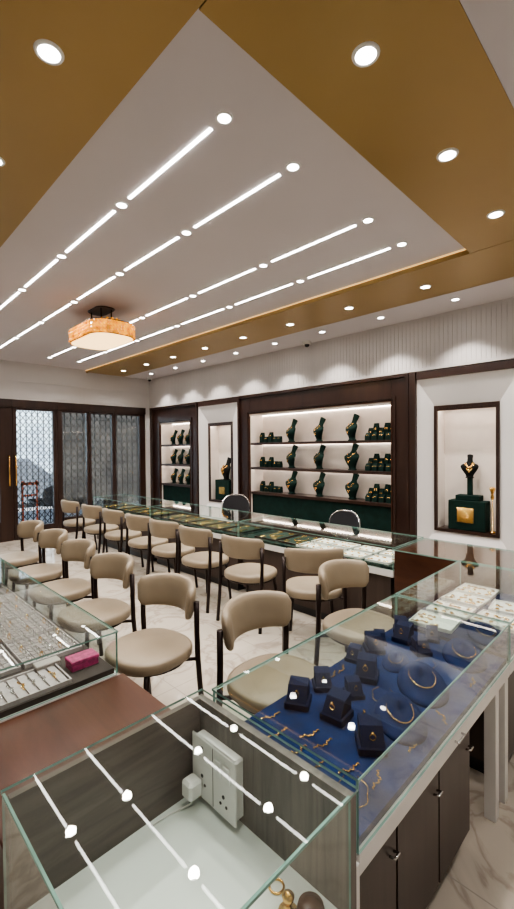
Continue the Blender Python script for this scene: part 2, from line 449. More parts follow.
for k in range(22):
    a = 2*pi*k/22; px_, py_ = cx+.17*math.cos(a), cy+.32*math.sin(a)
    mb.lathe([(.002, 2.975), (.018, 2.982), (.026, 2.997), (.014, 3.012), (.002, 3.022)], px_, py_, n=6)
flat(mb, "amber_beads", M['amber'], ch)

for (xx, yy) in ((4.88, 3.84), (4.86, 8.1)):
    t_ = thing("security_camera", (xx, yy, ZG), "small white dome security camera fixed under the ceiling edge", "security camera", "dome cameras under the ceiling")
    flat(MB().cyl(xx, yy, ZG-.045, ZG, .055), "mount", M['plastic'], t_)
    flat(MB().lathe([(.003, ZG-.083), (.024, ZG-.075), (.034, ZG-.058), (.036, ZG-.045)], xx, yy), "dome", M['black'], t_)

# ------------------------------------------------------------------ wall display cabinets
def wall_cabinet(y0, y1, iy0, iy1, z0, z1, shelves, label):
    c = thing("display_cabinet", (5.0, (y0+y1)/2, 0), label, "cabinet")
    mb = MB()
    for a, b in ((y0, iy0), (iy1, y1)): mb.box(5.0, 5.34, a, b, 0, 2.49, bev=.004)
    mb.box(5.0, 5.34, iy0, iy1, z1, 2.49); mb.box(5.0, 5.34, iy0, iy1, 0, z0)
    for (k, w, x) in ((0.0, .035, 4.965), ):
        mb.box(x, 5.0, y0+k, y0+k+w, 0, 2.49); mb.box(x, 5.0, y1-k-w, y1-k, 0, 2.49); mb.box(x, 5.0, y0+k+w, y1-k-w, 2.49-w, 2.49)
    w = .03; g = .03
    mb.box(4.98, 5.0, iy0-g-w, iy0-g, z0, z1+g+w); mb.box(4.98, 5.0, iy1+g, iy1+g+w, z0, z1+g+w); mb.box(4.98, 5.0, iy0-g, iy1+g, z1+g, z1+g+w)
    flat(mb, "body", M['dkwood'], c)
    mb = MB(); w = .008
    mb.box(4.985, 5.0, iy0-w, iy0, z0, z1+w); mb.box(4.985, 5.0, iy1, iy1+w, z0, z1+w); mb.box(4.985, 5.0, iy0, iy1, z1, z1+w)
    flat(mb, "edge_trim", M['redwood'], c)
    mb = MB().box(5.31, 5.33, iy0, iy1, z0, z1)
    mb.box(5.02, 5.31, iy0, iy0+.012, z0, z1); mb.box(5.02, 5.31, iy1-.012, iy1, z0, z1); mb.box(5.02, 5.31, iy0+.012, iy1-.012, z1-.012, z1)
    mb.box(5.0, 5.02, iy0, iy1, z1-.035, z1)
    flat(mb, "lining", M['cream'], c)
    levels = [z1-.012] + [z-.028 for z in shelves[:-1]]
    for z in shelves:
        flat(MB().box(5.03, 5.31, iy0+.012, iy1-.012, z-.028, z).box(5.012, 5.03, iy0+.012, iy1-.012, z-.040, z), "shelf", M['dkwood_h'], c)
    for z in levels:
        B("led_strip", 5.032, 5.05, iy0+.02, iy1-.02, z-.006, z, M['ledwarm'], c)
        B("led_strip", 5.295, 5.308, iy0+.02, iy1-.02, z-.006, z, M['ledwarm'], c)
    return c
SH = [1.69, 1.28, 0.87]
big = wall_cabinet(2.36, 5.44, 2.60, 5.17, 0.5, 2.17, SH, "large dark wood wall cabinet with lit shelves of necklace busts")
small = wall_cabinet(6.60, 8.22, 6.85, 7.92, 0.5, 2.15, SH, "narrower dark wood wall cabinet with three lit display shelves")
B("backing_cloth", 5.04, 5.06, 2.60, 5.17, 0.5, 0.828, M['green'], big)
B("backing_cloth", 5.04, 5.06, 6.85, 7.92, 0.5, 0.828, M['green'], small)

def niche(y0, y1, n0, n1, z0, z1, label):
    c = thing("display_niche", (5.0, (y0+y1)/2, 0), label, "display niche")
    zo0, zo1 = 0.3, 2.40; X1 = 5.11
    mb = MB()
    o = [(5.0, y0, zo0), (5.0, y1, zo0), (5.0, y1, zo1), (5.0, y0, zo1)]
    i = [(X1, n0, z0), (X1, n1, z0), (X1, n1, z1), (X1, n0, z1)]
    mb.add(o+i, [(0,1,5,4),(1,2,6,5),(2,3,7,6),(3,0,4,7)])
    mb.box(5.0, 5.34, y0, y1, 0, zo0)
    flat(mb, "reveal", M['marble'], c)
    B("header", 4.985, 5.34, y0, y1, zo1, 2.49, M['dkwood_h'], c)
    mb = MB(); w = .032
    mb.box(5.085, 5.34, n0-.0, n0+w, z0, z1); mb.box(5.085, 5.34, n1-w, n1, z0, z1)
    mb.box(5.085, 5.34, n0+w, n1-w, z1-w, z1); mb.box(5.085, 5.34, n0+w, n1-w, z0, z0+w)
    flat(mb, "frame", M['dkwood'], c)
    mb = MB().box(5.31, 5.33, n0+w, n1-w, z0+w, z1-w)
    mb.box(5.12, 5.31, n1-w-.006, n1-w, z0+w, z1-w).box(5.12, 5.31, n0+w, n0+w+.006, z0+w, z1-w)
    flat(mb, "lining", M['cream'], c)
    B("led_strip", 5.12, 5.17, n0+w+.02, n1-w-.02, z1-w-.008, z1-w, M['ledwarm'], c)
    B("led_lip", 5.09, 5.10, n0+w, n1-w, z1-w-.03, z1-w, M['dkwood'], c)
    return c, z0+w
n1, nz1 = niche(1.17, 2.27, 1.40, 2.10, 0.60, 2.08, "splayed white niche with dark frame and lit interior")
n2, nz2 = niche(5.46, 6.58, 5.72, 6.40, 0.60, 2.08, "splayed white niche between two dark cabinets")
B("trim_8", 4.97, 5.34, 2.275, 2.355, 0, 2.49, M['dkwood'], kind="structure")
B("trim_9", 4.97, 5.34, 1.05, 1.165, 0, 2.49, M['dkwood'], kind="structure")
B("trim_10", 5.0, 5.34, -1.45, 1.04, 0, 2.49, M['marble'], kind="structure")

# ---- necklace bust (faces -X)
def make_bust(matb, broad=False, name="necklace_bust"):
    e = thing(name, (0, 0, 0), "x", "bust")
    secs = []
    P = [(0, .050, .045, 0), (.012, .050, .045, 0), (.016, .040, .034, 0), (.045, .050, .034, -.004), (.08, .074, .040, -.012), (.120, .098, .046, -.016),
         (.150, .108, .044, -.010), (.172, .092, .037, .004), (.190, .052, .030, .016), (.212, .034, .027, .028), (.255, .032, .028, .046), (.285, .037, .031, .058)]
    n = 20
    for z, w, d, off in P:
        secs.append([(off+d*math.cos(2*pi*i/n), w*math.sin(2*pi*i/n), z - (0.018*math.cos(2*pi*i/n) if z > .25 else 0)) for i in range(n)])
    flat(MB().loft(secs, smooth=True), "torso", matb, e, origin=(0, 0, 0))
    mb = MB()
    for k, (w0, zb) in enumerate(((.038, .135), (.052, .098))):
        pts = []
        for i in range(17):
            a = pi*i/16
            yy = -math.cos(a)*w0*(1-.15*math.sin(a)); zz = .195-(.195-zb)*math.sin(a)
            pts.append((-.014-.048*math.sin(a), yy, zz))
        rr = .0019 if not broad else .006
        mb.tube(pts, [rr+rr*math.sin(pi*i/16) for i in range(17)], 6)
    mb.lathe([(.001, .070), (.008, .077), (.010, .086), (.005, .094), (.001, .098)], -.061, 0, n=8)
    flat(mb, "necklace", M['brass'], e, origin=(0, 0, 0))
    return e
bust = make_bust(M['green'])
tag(bust, "dark green velvet necklace bust wearing a gold necklace", "bust", "necklace busts on the cabinet shelves")
first = True
def place_bust(x, y, z, rot=0, s=1, label=None):
    global first
    if first:
        bust.location = (x, y, z); bust.rotation_euler = (0, 0, rot); bust.scale = (s,)*3; first = False; r = bust
    else: r = clone(bust, (x, y, z), rot, scale=s)
    if label: r["label"] = label
    return r
for z in SH:
    for yy in (4.38, 3.84, 3.27):
        place_bust(5.155, yy, z, random.uniform(-.55, -.2), random.uniform(1.2, 1.26))
    for yy in (7.66, 7.40, 7.14):
        place_bust(5.16, yy, z, random.uniform(-.4, -.1), 1.05)
def make_stand(m, h, w=.05):
    e = thing("earring_stand", (0, 0, 0), "x", "jewellery stand")
    flat(MB().loft([[(-.035, -w/2, 0), (.035, -w/2, 0), (.035, w/2, 0), (-.035, w/2, 0)], [(-.034, -w/2, h*.6), (.035, -w/2, h*.6), (.035, w/2, h*.6), (-.034, w/2, h*.6)],
                    [(.0, -w/2*.9, h), (.03, -w/2*.9, h), (.03, w/2*.9, h), (.0, w/2*.9, h)]]), "block", m, e, origin=(0, 0, 0))
    mb = MB()
    pts = [(-.032+.010*math.sin(pi*i/12), -w*.24*math.cos(pi*i/12), h*.60+h*.12*math.sin(pi*i/12)) for i in range(13)]
    mb.tube(pts, [.006-.003*math.sin(pi*i/12) for i in range(13)], 6)
    flat(mb, "gold_earring", M['brass'], e, origin=(0, 0, 0))
    return e
stands = [make_stand(M['green'], h, w) for h, w in ((.10, .07), (.17, .066), (.23, .066))]
used = [False]*3
def place_stand(k, x, y, z, rot=0):
    s_ = stands[k]
    if not used[k]: s_.location = (x, y, z); used[k] = True
    else: s_ = clone(s_, (x, y, z), rot)
    tag(s_, ("low", "medium height", "tall")[k]+" dark green earring block with small gold earrings", "jewellery stand", "earring blocks on the cabinet shelves")
for z in SH:
    for i, (yy, k) in enumerate(((5.03, 1), (4.93, 0), (4.83, 1), (4.73, 0), (4.64, 0))):
        place_stand(k, 5.16, yy, z)
    for i, (yy, k) in enumerate(((3.01, 1), (2.93, 2), (2.85, 1), (2.77, 2), (2.69, 2))):
        place_stand(k, 5.21, yy, z)
    for i, yy in enumerate((2.99, 2.89, 2.79, 2.69)):
        place_stand(0, 5.11, yy, z)
# niche 1 contents
e = thing("display_pedestal", (5.22, 1.75, nz1), "dark green stepped box pedestal with a gold emblem plate", "pedestal")
flat(MB().box(5.12, 5.30, 1.55, 1.95, nz1, nz1+.34, bev=.006).box(5.15, 5.30, 1.62, 1.88, nz1+.34, nz1+.40, bev=.004).box(5.195, 5.245, 1.715, 1.765, nz1+.40, nz1+.60, bev=.004), "block", M['green'], e)
mb = MB().box(5.112, 5.12, 1.67, 1.85, nz1+.09, nz1+.26, bev=.002).box(5.106, 5.113, 1.69, 1.83, nz1+.11, nz1+.24, bev=.002)
for i in range(8):
    a = i*pi/4
    yc, zc = 1.76+.034*math.cos(a), nz1+.175+.034*math.sin(a)
    mb.box(5.102, 5.107, yc-.009, yc+.009, zc-.009, zc+.009, bev=.002)
mb.box(5.100, 5.107, 1.742, 1.778, nz1+.157, nz1+.193, bev=.002)
flat(mb, "emblem_plate", M['brass'], e)
nb = make_bust(M['blackvelvet'], broad=True); nb.location = (5.21, 1.74, nz1+.60); nb.rotation_euler = (0, 0, .2); nb.scale = (.9,)*3
tag(nb, "black necklace bust with broad gold necklace on a green pedestal", "bust")
e = thing("trophy_stand", (5.2, 1.50, nz1), "slender gold stand with ornate round top in the niche", "stand")
flat(MB().lathe([(.03, nz1), (.03, nz1+.01), (.005, nz1+.03), (.004, nz1+.36)], 5.17, 1.49, n=14), "stem", M['brass'], e)
flat(MB().lathe([(.004, nz1+.36), (.02, nz1+.39), (.012, nz1+.43), (.028, nz1+.48), (.032, nz1+.50), (.018, nz1+.51)], 5.17, 1.49, n=14), "ornate_top", M['brass'], e)
# niche 2 contents
e = thing("display_pedestal", (5.22, 6.06, nz2), "dark green block pedestal in the narrow niche", "pedestal")
flat(MB().box(5.13, 5.30, 5.86, 6.26, nz2, nz2+.38, bev=.005), "block", M['green'], e)
flat(MB().box(5.124, 5.13, 5.98, 6.14, nz2+.12, nz2+.25), "emblem_plate", M['brass'], e)
b2 = clone(nb, (5.19, 6.0, nz2+.38), -.2, scale=1.4)
tag(b2, "dark necklace bust with gold necklace on a green block", "bust")

# ------------------------------------------------------------------ glass counters
ZD = 0.635
def glass_counter(x0, x1, y0, y1, label, deck, body, name="glass_display_counter", body_box=None, rim=None, group=None):
    c = thing(name, ((x0+x1)/2, (y0+y1)/2, 0), label, "display counter", group)
    t = .006
    bb = body_box or (x0+.03, x1-.03, y0+.04, y1-.04)
    B("body", bb[0], bb[1], bb[2], bb[3], 0.08, .555, body, c)
    B("plinth", bb[0]+.03, bb[1]-.03, bb[2]+.03, bb[3]-.03, 0, .08, M['black'], c)
    B("rim", x0, x1, y0, y1, .555, .612, rim or M['whitelam'], c, bev=.004)
    B("deck", x0+.012, x1-.012, y0+.012, y1-.012, .613, ZD, deck, c)
    PANE("glass_side", x0+.001, x1-.001, y0, y0+t, .613, .7925, c)
    PANE("glass_side", x0+.001, x1-.001, y1-t, y1, .613, .7925, c)
    PANE("glass_end", x0, x0+t, y0+t+.001, y1-t-.001, .613, .7925, c)
    PANE("glass_end", x1-t, x1, y0+t+.001, y1-t-.001, .613, .7925, c)
    PANE("glass_top", x0-.002, x1+.002, y0-.002, y1+.002, .793, .80, c)
    return c
blue = glass_counter(.885, 2.155, .55, 1.105, "glass counter lined with navy blue velvet on taupe cabinet", M['blue'], M['taupe'], body_box=(.915, 1.76, .605, 1.07))
for a, b in ((.92, 1.15), (1.155, 1.455), (1.46, 1.755)):
    d = B("door", a+.003, b-.003, .588, .604, .09, .55, M['taupe'], blue)
    hx = b-.03
    flat(MB().tube([(hx-.012, .588, .43), (hx-.012, .57, .435), (hx+.012, .57, .435), (hx+.012, .588, .43)], .004, 6), "handle", M['chrome'], d)
flat(MB().tube([(1.50, .55, .585), (1.50, .538, .585), (1.56, .538, .585), (1.56, .55, .585)], .004, 8), "pull_bar", M['chrome'], blue)
for lx in (1.965, 2.10):
    for ly in (.555, 1.05):
        B("leg", lx, lx+.045, ly, ly+.045, 0, .555, M['whitelam'], blue)
flat(MB().box(.896, .905, .60, 1.06, 0.0, .55), "end_panel", M['greylam'], blue)
white = glass_counter(2.165, 3.11, .55, 1.105, "glass counter with white trays of gold jewellery", M['blue2'], M['taupe'])
ys = [1.62, 3.45, 5.28, 7.10]
for i in range(3):
    glass_counter(3.145, 3.70, ys[i]+.004, ys[i+1]-.004, "long glass counter lined with dark green, facing the chairs", M['green'], M['taupe'], group="glass counters along the cabinet wall")
for a, b in ((1.76, 3.5), (3.51, 5.6)):
    glass_counter(.30, .88, a, b, "glass counter filled with pale ring trays", M['deckdark'], M['redwood'], rim=M['whitelam'], group="glass counters with ring trays")
cc = thing("corner_counter", (3.42, 1.08, 0), "dark wood corner counter with green-edged glass top", "counter")
flat(MB().box(3.135, 3.70, .55, 1.61, 0.06, .78), "body", M['redwood'], cc)
B("plinth", 3.17, 3.68, .58, 1.59, 0, .06, M['black'], cc)
PANE("glass_top", 3.125, 3.71, .54, 1.615, .781, .79, cc)
wl = thing("wooden_counter", (.59, 1.44, 0), "low reddish brown wooden counter section joining two glass counters", "counter")
B("counter_top", .285, .90, 1.14, 1.752, .58, .61, M['redwood'], wl, bev=.004)
B("body", .32, .87, 1.16, 1.74, 0.0, .58, M['redwood'], wl)

# near empty case
nc = thing("glass_display_case", (.555, .83, 0), "empty glass-topped case with grey oak panels and white shelf", "display case")
B("base_body", .29, .83, .56, 1.10, 0, .48, M['greylam'], nc)
B("shelf_board", .282, .835, .552, 1.108, .48, .50, M['whiteshelf'], nc)
B("side_panel", .836, .858, .54, 1.128, 0, .785, M['greylam'], nc)
B("back_panel", .282, .835, 1.109, 1.128, 0, .785, M['greylam_h'], nc)
PANE("glass_side", .27, .276, .54, 1.128, .40, .7925, nc)
PANE("glass_side", .277, .835, .54, .546, .40, .7925, nc)
PANE("glass_top", .268, .862, .535, 1.132, .793, .80, nc)
B("post", .862, .88, .545, .565, 0, .60, M['whitelam'], nc)
sk = thing("socket_board", (.83, 1.0, .52), "white wall switchboard with three-pin sockets and switches", "electrical socket")
flat(MB().box(.800, .836, .90, 1.09, .525, .70, bev=.006), "box", M['plastic'], sk)
flat(MB().box(.793, .800, .893, 1.097, .518, .707, bev=.003), "faceplate", M['plastic'], sk)
B("faceplate_seam", .7922, .793, .992, .994, .525, .70, M['slot'], sk)
for yy in (.925, .965):
    B("rocker_switch", .786, .793, yy-.015, yy+.015, .63, .682, M['plastic'], sk, bev=.003)
    B("rocker_switch_line", .7855, .7865, yy-.010, yy+.010, .655, .657, M['slot'], sk)
for yy, zz in ((1.045, .66), (1.045, .575), (.945, .565)):
    mb = MB()
    for a, b, r_ in ((0, .016, .0055), (-.013, -.008, .0045), (.013, -.008, .0045)):
        secs = [[(xx, yy+a+r_*math.cos(2*pi*i/10), zz+b+r_*math.sin(2*pi*i/10)) for i in range(10)] for xx in (.7912, .7932)]
        mb.loft(secs)
    flat(mb, "socket_holes", M['slot'], sk)
pl = thing("plug_adapter", (.765, 1.06, .54), "small white plug adapter pushed into the socket board", "plug")
flat(MB().box(.740, .788, 1.035, 1.085, .535, .59, bev=.008), "body", M['plastic'], pl)
flat(MB().tube([(.762, 1.06, .535), (.762, 1.06, .515), (.75, 1.07, .506), (.70, 1.085, .5045), (.64, 1.09, .5045)], .003, 6), "cable", M['plastic'], pl)
o = flat(MB().lathe([(.022, .5), (.024, .506), (.010, .512), (.007, .525), (.013, .533), (.015, .543), (.008, .551), (.001, .553)], .745, .655), "brass_lock", M['brass'])
tag(o, "turned brass lock knob lying on the white shelf", "lock")
pts = [(.77+.018*math.cos(2*pi*i/24), .715+.018*math.sin(2*pi*i/24), .503) for i in range(24)]
o = flat(MB().tube(pts, .003, 8, closed=True), "bangle", M['brass']); tag(o, "small gold ring lying on the white shelf", "ring")
o = flat(MB().lathe([(.03, .5), (.034, .51), (.03, .525), (.01, .53), (.001, .531)], .78, .615), "round_box", M['redwood']); tag(o, "round brown wooden box lying on the shelf", "box")

# ------------------------------------------------------------------ chairs (face +X locally)
def make_chair():
    e = thing("dining_chair", (0, 0, 0), "x", "chair")
    n = 40
    def outline(s, z, dx=0):
        pts = []
        for i in range(n):
            a = 2*pi*i/n; c, s_ = math.cos(a), math.sin(a)
            p = 2.5
            r = (abs(c)**p+abs(s_)**p)**(-1/p)
            k = 1.0-.03*(c < 0)
            pts.append((dx+.228*s*r*c*k, .232*s*r*s_, z))
        return pts
    flat(MB().loft([outline(.93, .412), outline(.985, .415), outline(1.005, .425), outline(1.01, .443), outline(1.0, .461), outline(.965, .471), outline(.88, .477), outline(.5, .480), outline(.05, .480)], smooth=True), "seat", M['leather'], e, origin=(0, 0, 0))
    secs = []; N = 26; half = math.radians(61); m = 20
    for i in range(N+1):
        t = -1+2*i/N
        a = pi+t*half
        R = .272
        q = max(0, (abs(t)-.82)/.18)
        sc = math.sqrt(max(0.0, 1-q*q)) if q < 1 else 0
        sc = max(sc, .05)
        hh = .098*(1-.12*t*t)*(.5+.5*sc if q > 0 else 1); th = .027*(1.0 if q == 0 else max(sc, .15))
        sec = []
        for j in range(m):
            b = 2*pi*j/m; c, s_ = math.cos(b), math.sin(b)
            r = (abs(c)**3.2+abs(s_)**3.2)**(-1/3.2)
            rad = R + th*r*c + .012*(s_*r)
            sec.append((.04+rad*math.cos(a)*1.0, rad*math.sin(a)*.95, .722+hh*r*s_-.012*t*t))
        secs.append(sec)
    flat(MB().loft(secs, smooth=True), "backrest", M['leather'], e, origin=(0, 0, 0))
    for sgn in (-1, 1):
        ab = pi-sgn*math.radians(54)
        tx, ty = .04+.312*math.cos(ab), .312*math.sin(ab)*.95
        flat(MB().tube([(tx-.045, ty*1.0+sgn*.005, 0), (tx-.02, ty, .25), (tx-.005, ty, .42), (tx, ty, .55), (tx, ty, .73)], .016, 10), "leg", M['chairmetal'], e, origin=(0, 0, 0))
        flat(MB().tube([(.19, sgn*.185, 0), (.165, sgn*.17, .25), (.15, sgn*.16, .41)], .015, 10), "leg", M['chairmetal'], e, origin=(0, 0, 0))
    mb = MB()
    ring = []
    for i in range(36):
        a = 2*pi*i/36; ring.append((-.0+.195*math.cos(a), .205*math.sin(a), .402))
    mb.tube(ring, .012, 8, closed=True)
    for sgn in (-1, 1):
        ab = pi-sgn*math.radians(54)
        tx, ty = .04+.312*math.cos(ab), .312*math.sin(ab)*.95
        mb.tube([(tx-.006, ty, .402), (-.09, sgn*.18, .402)], .011, 8)
    flat(mb, "seat_frame", M['chairmetal'], e, origin=(0, 0, 0))
    return e
chair = make_chair()
G1 = "chairs facing the ring tray counters"; G2 = "chairs facing the cabinet wall counters"; G3 = "chairs facing the blue velvet counter"
CH = [
    (1.28, 2.17, 188, "beige padded chair with curved backrest beside the wooden counter", G1),
    (1.30, 2.93, 186, None, G1),
    (1.33, 3.62, 183, None, G1),
    (1.36, 4.30, 182, None, G1),
    (1.38, 5.02, 184, None, G1),
    (2.74, 2.84, 8, None, G2),
    (2.74, 3.52, 3, None, G2),
    (2.75, 4.12, 6, None, G2),
    (2.77, 4.70, 3, None, G2),
    (2.78, 5.36, 0, None, G2),
    (2.78, 6.02, 4, None, G2),
    (2.78, 6.80, 3, None, G2),
    (2.80, 2.16, 42, "beige padded chair turned diagonally at the counter corner", G2),
    (2.40, 1.47, -95, "beige padded chair tucked at the white tray counter", G3),
    (1.54, 1.42, -90, "beige padded chair tucked at the blue velvet counter", G3),
]
for i, (x, y, a, lab, grp) in enumerate(CH):
    if i == 0: c = chair; c.location = (x, y, 0); c.rotation_euler = (0, 0, math.radians(a))
    else: c = clone(chair, (x, y, 0), math.radians(a))
    tag(c, lab or ("beige leatherette chair with curved backrest and dark metal legs" if "wall" not in grp else "beige leatherette chair drawn up to the green-lined counter"), "chair", grp)

def make_office():
    e = thing("office_chair", (0, 0, 0), "x", "chair")
    flat(MB().loft([[(math.cos(2*pi*i/28)*.23*s, math.sin(2*pi*i/28)*.24*s, z) for i in range(28)] for s, z in ((.9, .40), (1, .42), (1, .45), (.9, .47), (.05, .475))], smooth=True), "seat", M['mesh'], e, origin=(0, 0, 0))
    secs = []; zc = .66
    for i in range(17):
        t = -1+i/8; w = math.sqrt(max(0.02, 1-abs(t)**2.6))
        yy = .21*t
        z0, z1 = zc-.16*w, zc+.16*w
        xo = .21-.05*t*t
        secs.append([(xo-.01, yy, z0), (xo+.01, yy, z0), (xo+.035, yy, z1), (xo+.015, yy, z1)])
    flat(MB().loft(secs, smooth=False), "backrest", M['mesh'], e, origin=(0, 0, 0))
    pts = []
    for i in range(36):
        a = 2*pi*i/36; ca, sa = math.cos(a), math.sin(a)
        r = (abs(ca)**2.5+abs(sa)**2.5)**(-1/2.5)
        yy = .215*r*ca; zz = zc+.17*r*sa
        pts.append((.21-.05*(yy/.21)**2+.0125+(zz-zc)*.066, yy, zz))
    mb = MB().tube(pts, .009, 8, closed=True)
    mb.tube([(.235, 0, .52), (.24, 0, .47), (.2, 0, .40), (0, 0, .39)], .016, 8)
    mb.cyl(0, 0, .1, .40, .02)
    for k in range(5):
        a = 2*pi*k/5; mb.tube([(0, 0, .11), (.25*math.cos(a), .25*math.sin(a), .06)], .016, 8)
    flat(mb, "chrome_frame", M['chrome'], e, origin=(0, 0, 0))
    for k in range(5):
        a = 2*pi*k/5
        x, y = .25*math.cos(a), .25*math.sin(a)
        secs = [[(x+.025*math.cos(b*pi/6), y+dy, .025+.025*math.sin(b*pi/6)) for b in range(12)] for dy in (-.012, .012)]
        flat(MB().loft(secs), "caster", M['black'], e, origin=(0, 0, 0))
    return e
oc = make_office()
tag(oc, "black office chair with chrome-rimmed round back behind the counter", "chair", "office chairs behind the counter")
oc.location = (4.18, 2.88, 0)
c = clone(oc, (4.16, 4.45, 0), 1.4, scale=1.1); c["label"] = "black office chair with chrome rim turned sideways behind the counter"

# ------------------------------------------------------------------ jewellery
def ring_display():
    e = thing("ring_display", (0, 0, 0), "x", "jewellery stand")
    w = .038
    flat(MB().box(-w, w, -w, w, 0, .022, bev=.003).loft([[(-w*.9, -w*.8, .022), (w*.9, -w*.8, .022), (w*.9, w*.8, .022), (-w*.9, w*.8, .022)], [(-w*.1, -w*.8, .062), (w*.9, -w*.8, .07), (w*.9, w*.8, .07), (-w*.1, w*.8, .062)]]), "velvet_block", M['blue2'], e, origin=(0, 0, 0))
    mb = MB().tube([(-.028, .008*math.cos(2*pi*i/16), .046+.008*math.sin(2*pi*i/16)) for i in range(16)], .0016, 6, closed=True)
    mb.lathe([(.001, .052), (.004, .055), (.004, .058), (.001, .060)], -.028, 0, n=8)
    flat(mb, "gold_ring", M['brass'], e, origin=(0, 0, 0))
    return e
rd = ring_display()
RDP = [(1.227, 1.02, .1, 1.2), (1.26, .87, -.3, 1.2), (1.38, 1.02, .4, 1.0), (1.564, .93, 0, 1.25), (1.80, 1.03, .4, 1.15), (2.0, .98, -.3, 1.2), (1.21, .705, .3, 1.2),
       (1.93, .86, .5, 1.0), (1.66, 1.05, -.2, .9), (2.09, 1.04, .1, 1.0), (1.42, .90, .5, .9), (1.89, 1.05, .2, .85), (2.10, .88, 0, .9)]
for i, (x, y, a, s_) in enumerate(RDP):
    o = rd if i == 0 else clone(rd, (x, y, ZD))
    o.location = (x, y, ZD); o.rotation_euler = (0, 0, a+.4); o.scale = (s_,)*3
    tag(o, "dark navy velvet ring block holding a gold ring", "jewellery stand", "ring blocks in the blue counter")
def neck_plate(label, group):
    e = thing("necklace_stand", (0, 0, 0), label, "jewellery stand", group)
    n = 28; secs = []
    for s, z, k in ((1, 0, 0), (1, .010, .1), (.93, .022, .5), (.7, .038, .9), (.35, .047, 1), (.05, .05, 1)):
        secs.append([(.130*s*math.cos(2*pi*i/n)*(1.0 if math.cos(2*pi*i/n) > 0 else 1.1)+.02*k, .095*s*math.sin(2*pi*i/n), z+.016*k*math.cos(2*pi*i/n)) for i in range(n)])
    flat(MB().loft(secs, smooth=True), "velvet_form", M['blue3'], e, origin=(0, 0, 0))
    pts = []
    for i in range(25):
        a = pi*.35+pi*1.3*i/24
        pts.append((.005+.070*math.cos(a), .050*math.sin(a), .047+.012*math.cos(a)-.002))
    mb = MB().tube(pts, [.001+.0008*math.sin(pi*i/24) for i in range(25)], 6)
    for i in range(5, 20, 1):
        p = pts[i]; mb.lathe([(.0008, p[2]-.002), (.0026, p[2]+.0005), (.0008, p[2]+.004)], p[0]*1.0, p[1], n=6)
    flat(mb, "gold_necklace", M['brass'], e, origin=(0, 0, 0))
    return e
npl = neck_plate("domed navy velvet necklace form with fine gold necklace", "necklace forms in the blue counter")
for i, (x, y, a, s_) in enumerate(((1.66, .735, .6, 1), (2.02, .70, .5, .95), (1.40, .70, .7, .9), (1.76, .90, .3, .6))):
    if i == 0: npl.location = (x, y, ZD); npl.rotation_euler = (0, 0, a)
    else: clone(npl, (x, y, ZD), a, scale=s_)
def bracelet(m):
    pts = [(-.04+.08*i/26, .006*math.sin(i*.35)+.004*math.sin(i*1.1), .003) for i in range(27)]
    mb = MB().tube(pts, .0013, 6)
    for i in range(1, 26, 2):
        p = pts[i]; mb.lathe([(.001, .001), (.0032, .003), (.001, .006)], p[0], p[1], n=6)
    return flat(mb, "bracelet", m, origin=(0, 0, 0))
br = bracelet(M['brass']); tag(br, "fine gold link bracelet lying flat on navy velvet", "bracelet", "bracelets in the blue counter")
brs = bracelet(M['silver']); tag(brs, "fine silver link bracelet laid across a pale tray", "bracelet", "bracelets in the ring tray counter")
for i, (x, y, a) in enumerate(((1.113, .82, -.2), (1.12, .88, -.3), (1.03, .86, -.2), (1.31, .61, .2), (1.02, .78, -.3), (1.83, .60, .2), (1.10, .62, .3), (1.52, .60, .8), (1.33, .80, .4), (1.08, .70, -.3), (1.10, 1.04, -.3), (1.05, .96, -.2), (1.48, 1.04, .2), (1.55, 1.04, .3))):
    o = br if i == 0 else clone(br, (x, y, ZD), a)
    o.location = (x, y, ZD); o.rotation_euler = (0, 0, a)
ch_pts = [(.06*math.cos(a_), .04*math.sin(a_)+.003*math.sin(6*a_), .003) for a_ in [pi*.15+pi*1.7*i/32 for i in range(33)]]
mb = MB().tube(ch_pts, .0011, 6)
for i in range(8, 25, 2): mb.lathe([(.001, .001), (.003, .003), (.001, .006)], ch_pts[i][0], ch_pts[i][1], n=6)
nk0 = flat(mb, "necklace", M['brass'], origin=(0, 0, 0)); tag(nk0, "fine gold necklace lying open on navy velvet", "necklace", "loose necklaces in the blue counter")
for i, (x, y, a) in enumerate(((1.02, .65, .7), (1.84, .80, .2), (1.50, .82, .4))):
    o = nk0 if i == 0 else clone(nk0, (x, y, ZD), a)
    o.location = (x, y, ZD); o.rotation_euler = (0, 0, a)
def make_tray(w, d, padm, rimm, cells=None, name="jewellery_tray"):
    e = thing(name, (0, 0, 0), "x", "jewellery tray")
    mb = MB(); r = .006
    mb.box(-w/2, w/2, -d/2, -d/2+r, 0, .018).box(-w/2, w/2, d/2-r, d/2, 0, .018).box(-w/2, -w/2+r, -d/2+r, d/2-r, 0, .018).box(w/2-r, w/2, -d/2+r, d/2-r, 0, .018)
    flat(mb, "rim", rimm, e, origin=(0, 0, 0))
    if cells:
        nx, ny = cells; mb = MB(); cw = (w-2*r)/nx; cd = (d-2*r)/ny
        mb.box(-w/2+r, w/2-r, -d/2+r, d/2-r, 0, .003)
        for i in range(nx):
            for j in range(ny):
                x0 = -w/2+r+i*cw; y0 = -d/2+r+j*cd
                mb.box(x0+.005, x0+cw-.005, y0+.005, y0+cd-.005, 0.003, .012)
        flat(mb, "pad", padm, e, origin=(0, 0, 0))
    else:
        flat(MB().box(-w/2+r, w/2-r, -d/2+r, d/2-r, 0, .012), "pad", padm, e, origin=(0, 0, 0))
    return e
def make_ring(m):
    pts = [(0, .011*math.cos(2*pi*i/18), .0125+.011*math.sin(2*pi*i/18)) for i in range(18)]
    mb = MB().tube(pts, .0024, 6, closed=True)
    mb.lathe([(.001, .021), (.0075, .025), (.006, .030), (.001, .032)], 0, 0, n=7)
    return flat(mb, "ring", m, origin=(0, 0, 0))
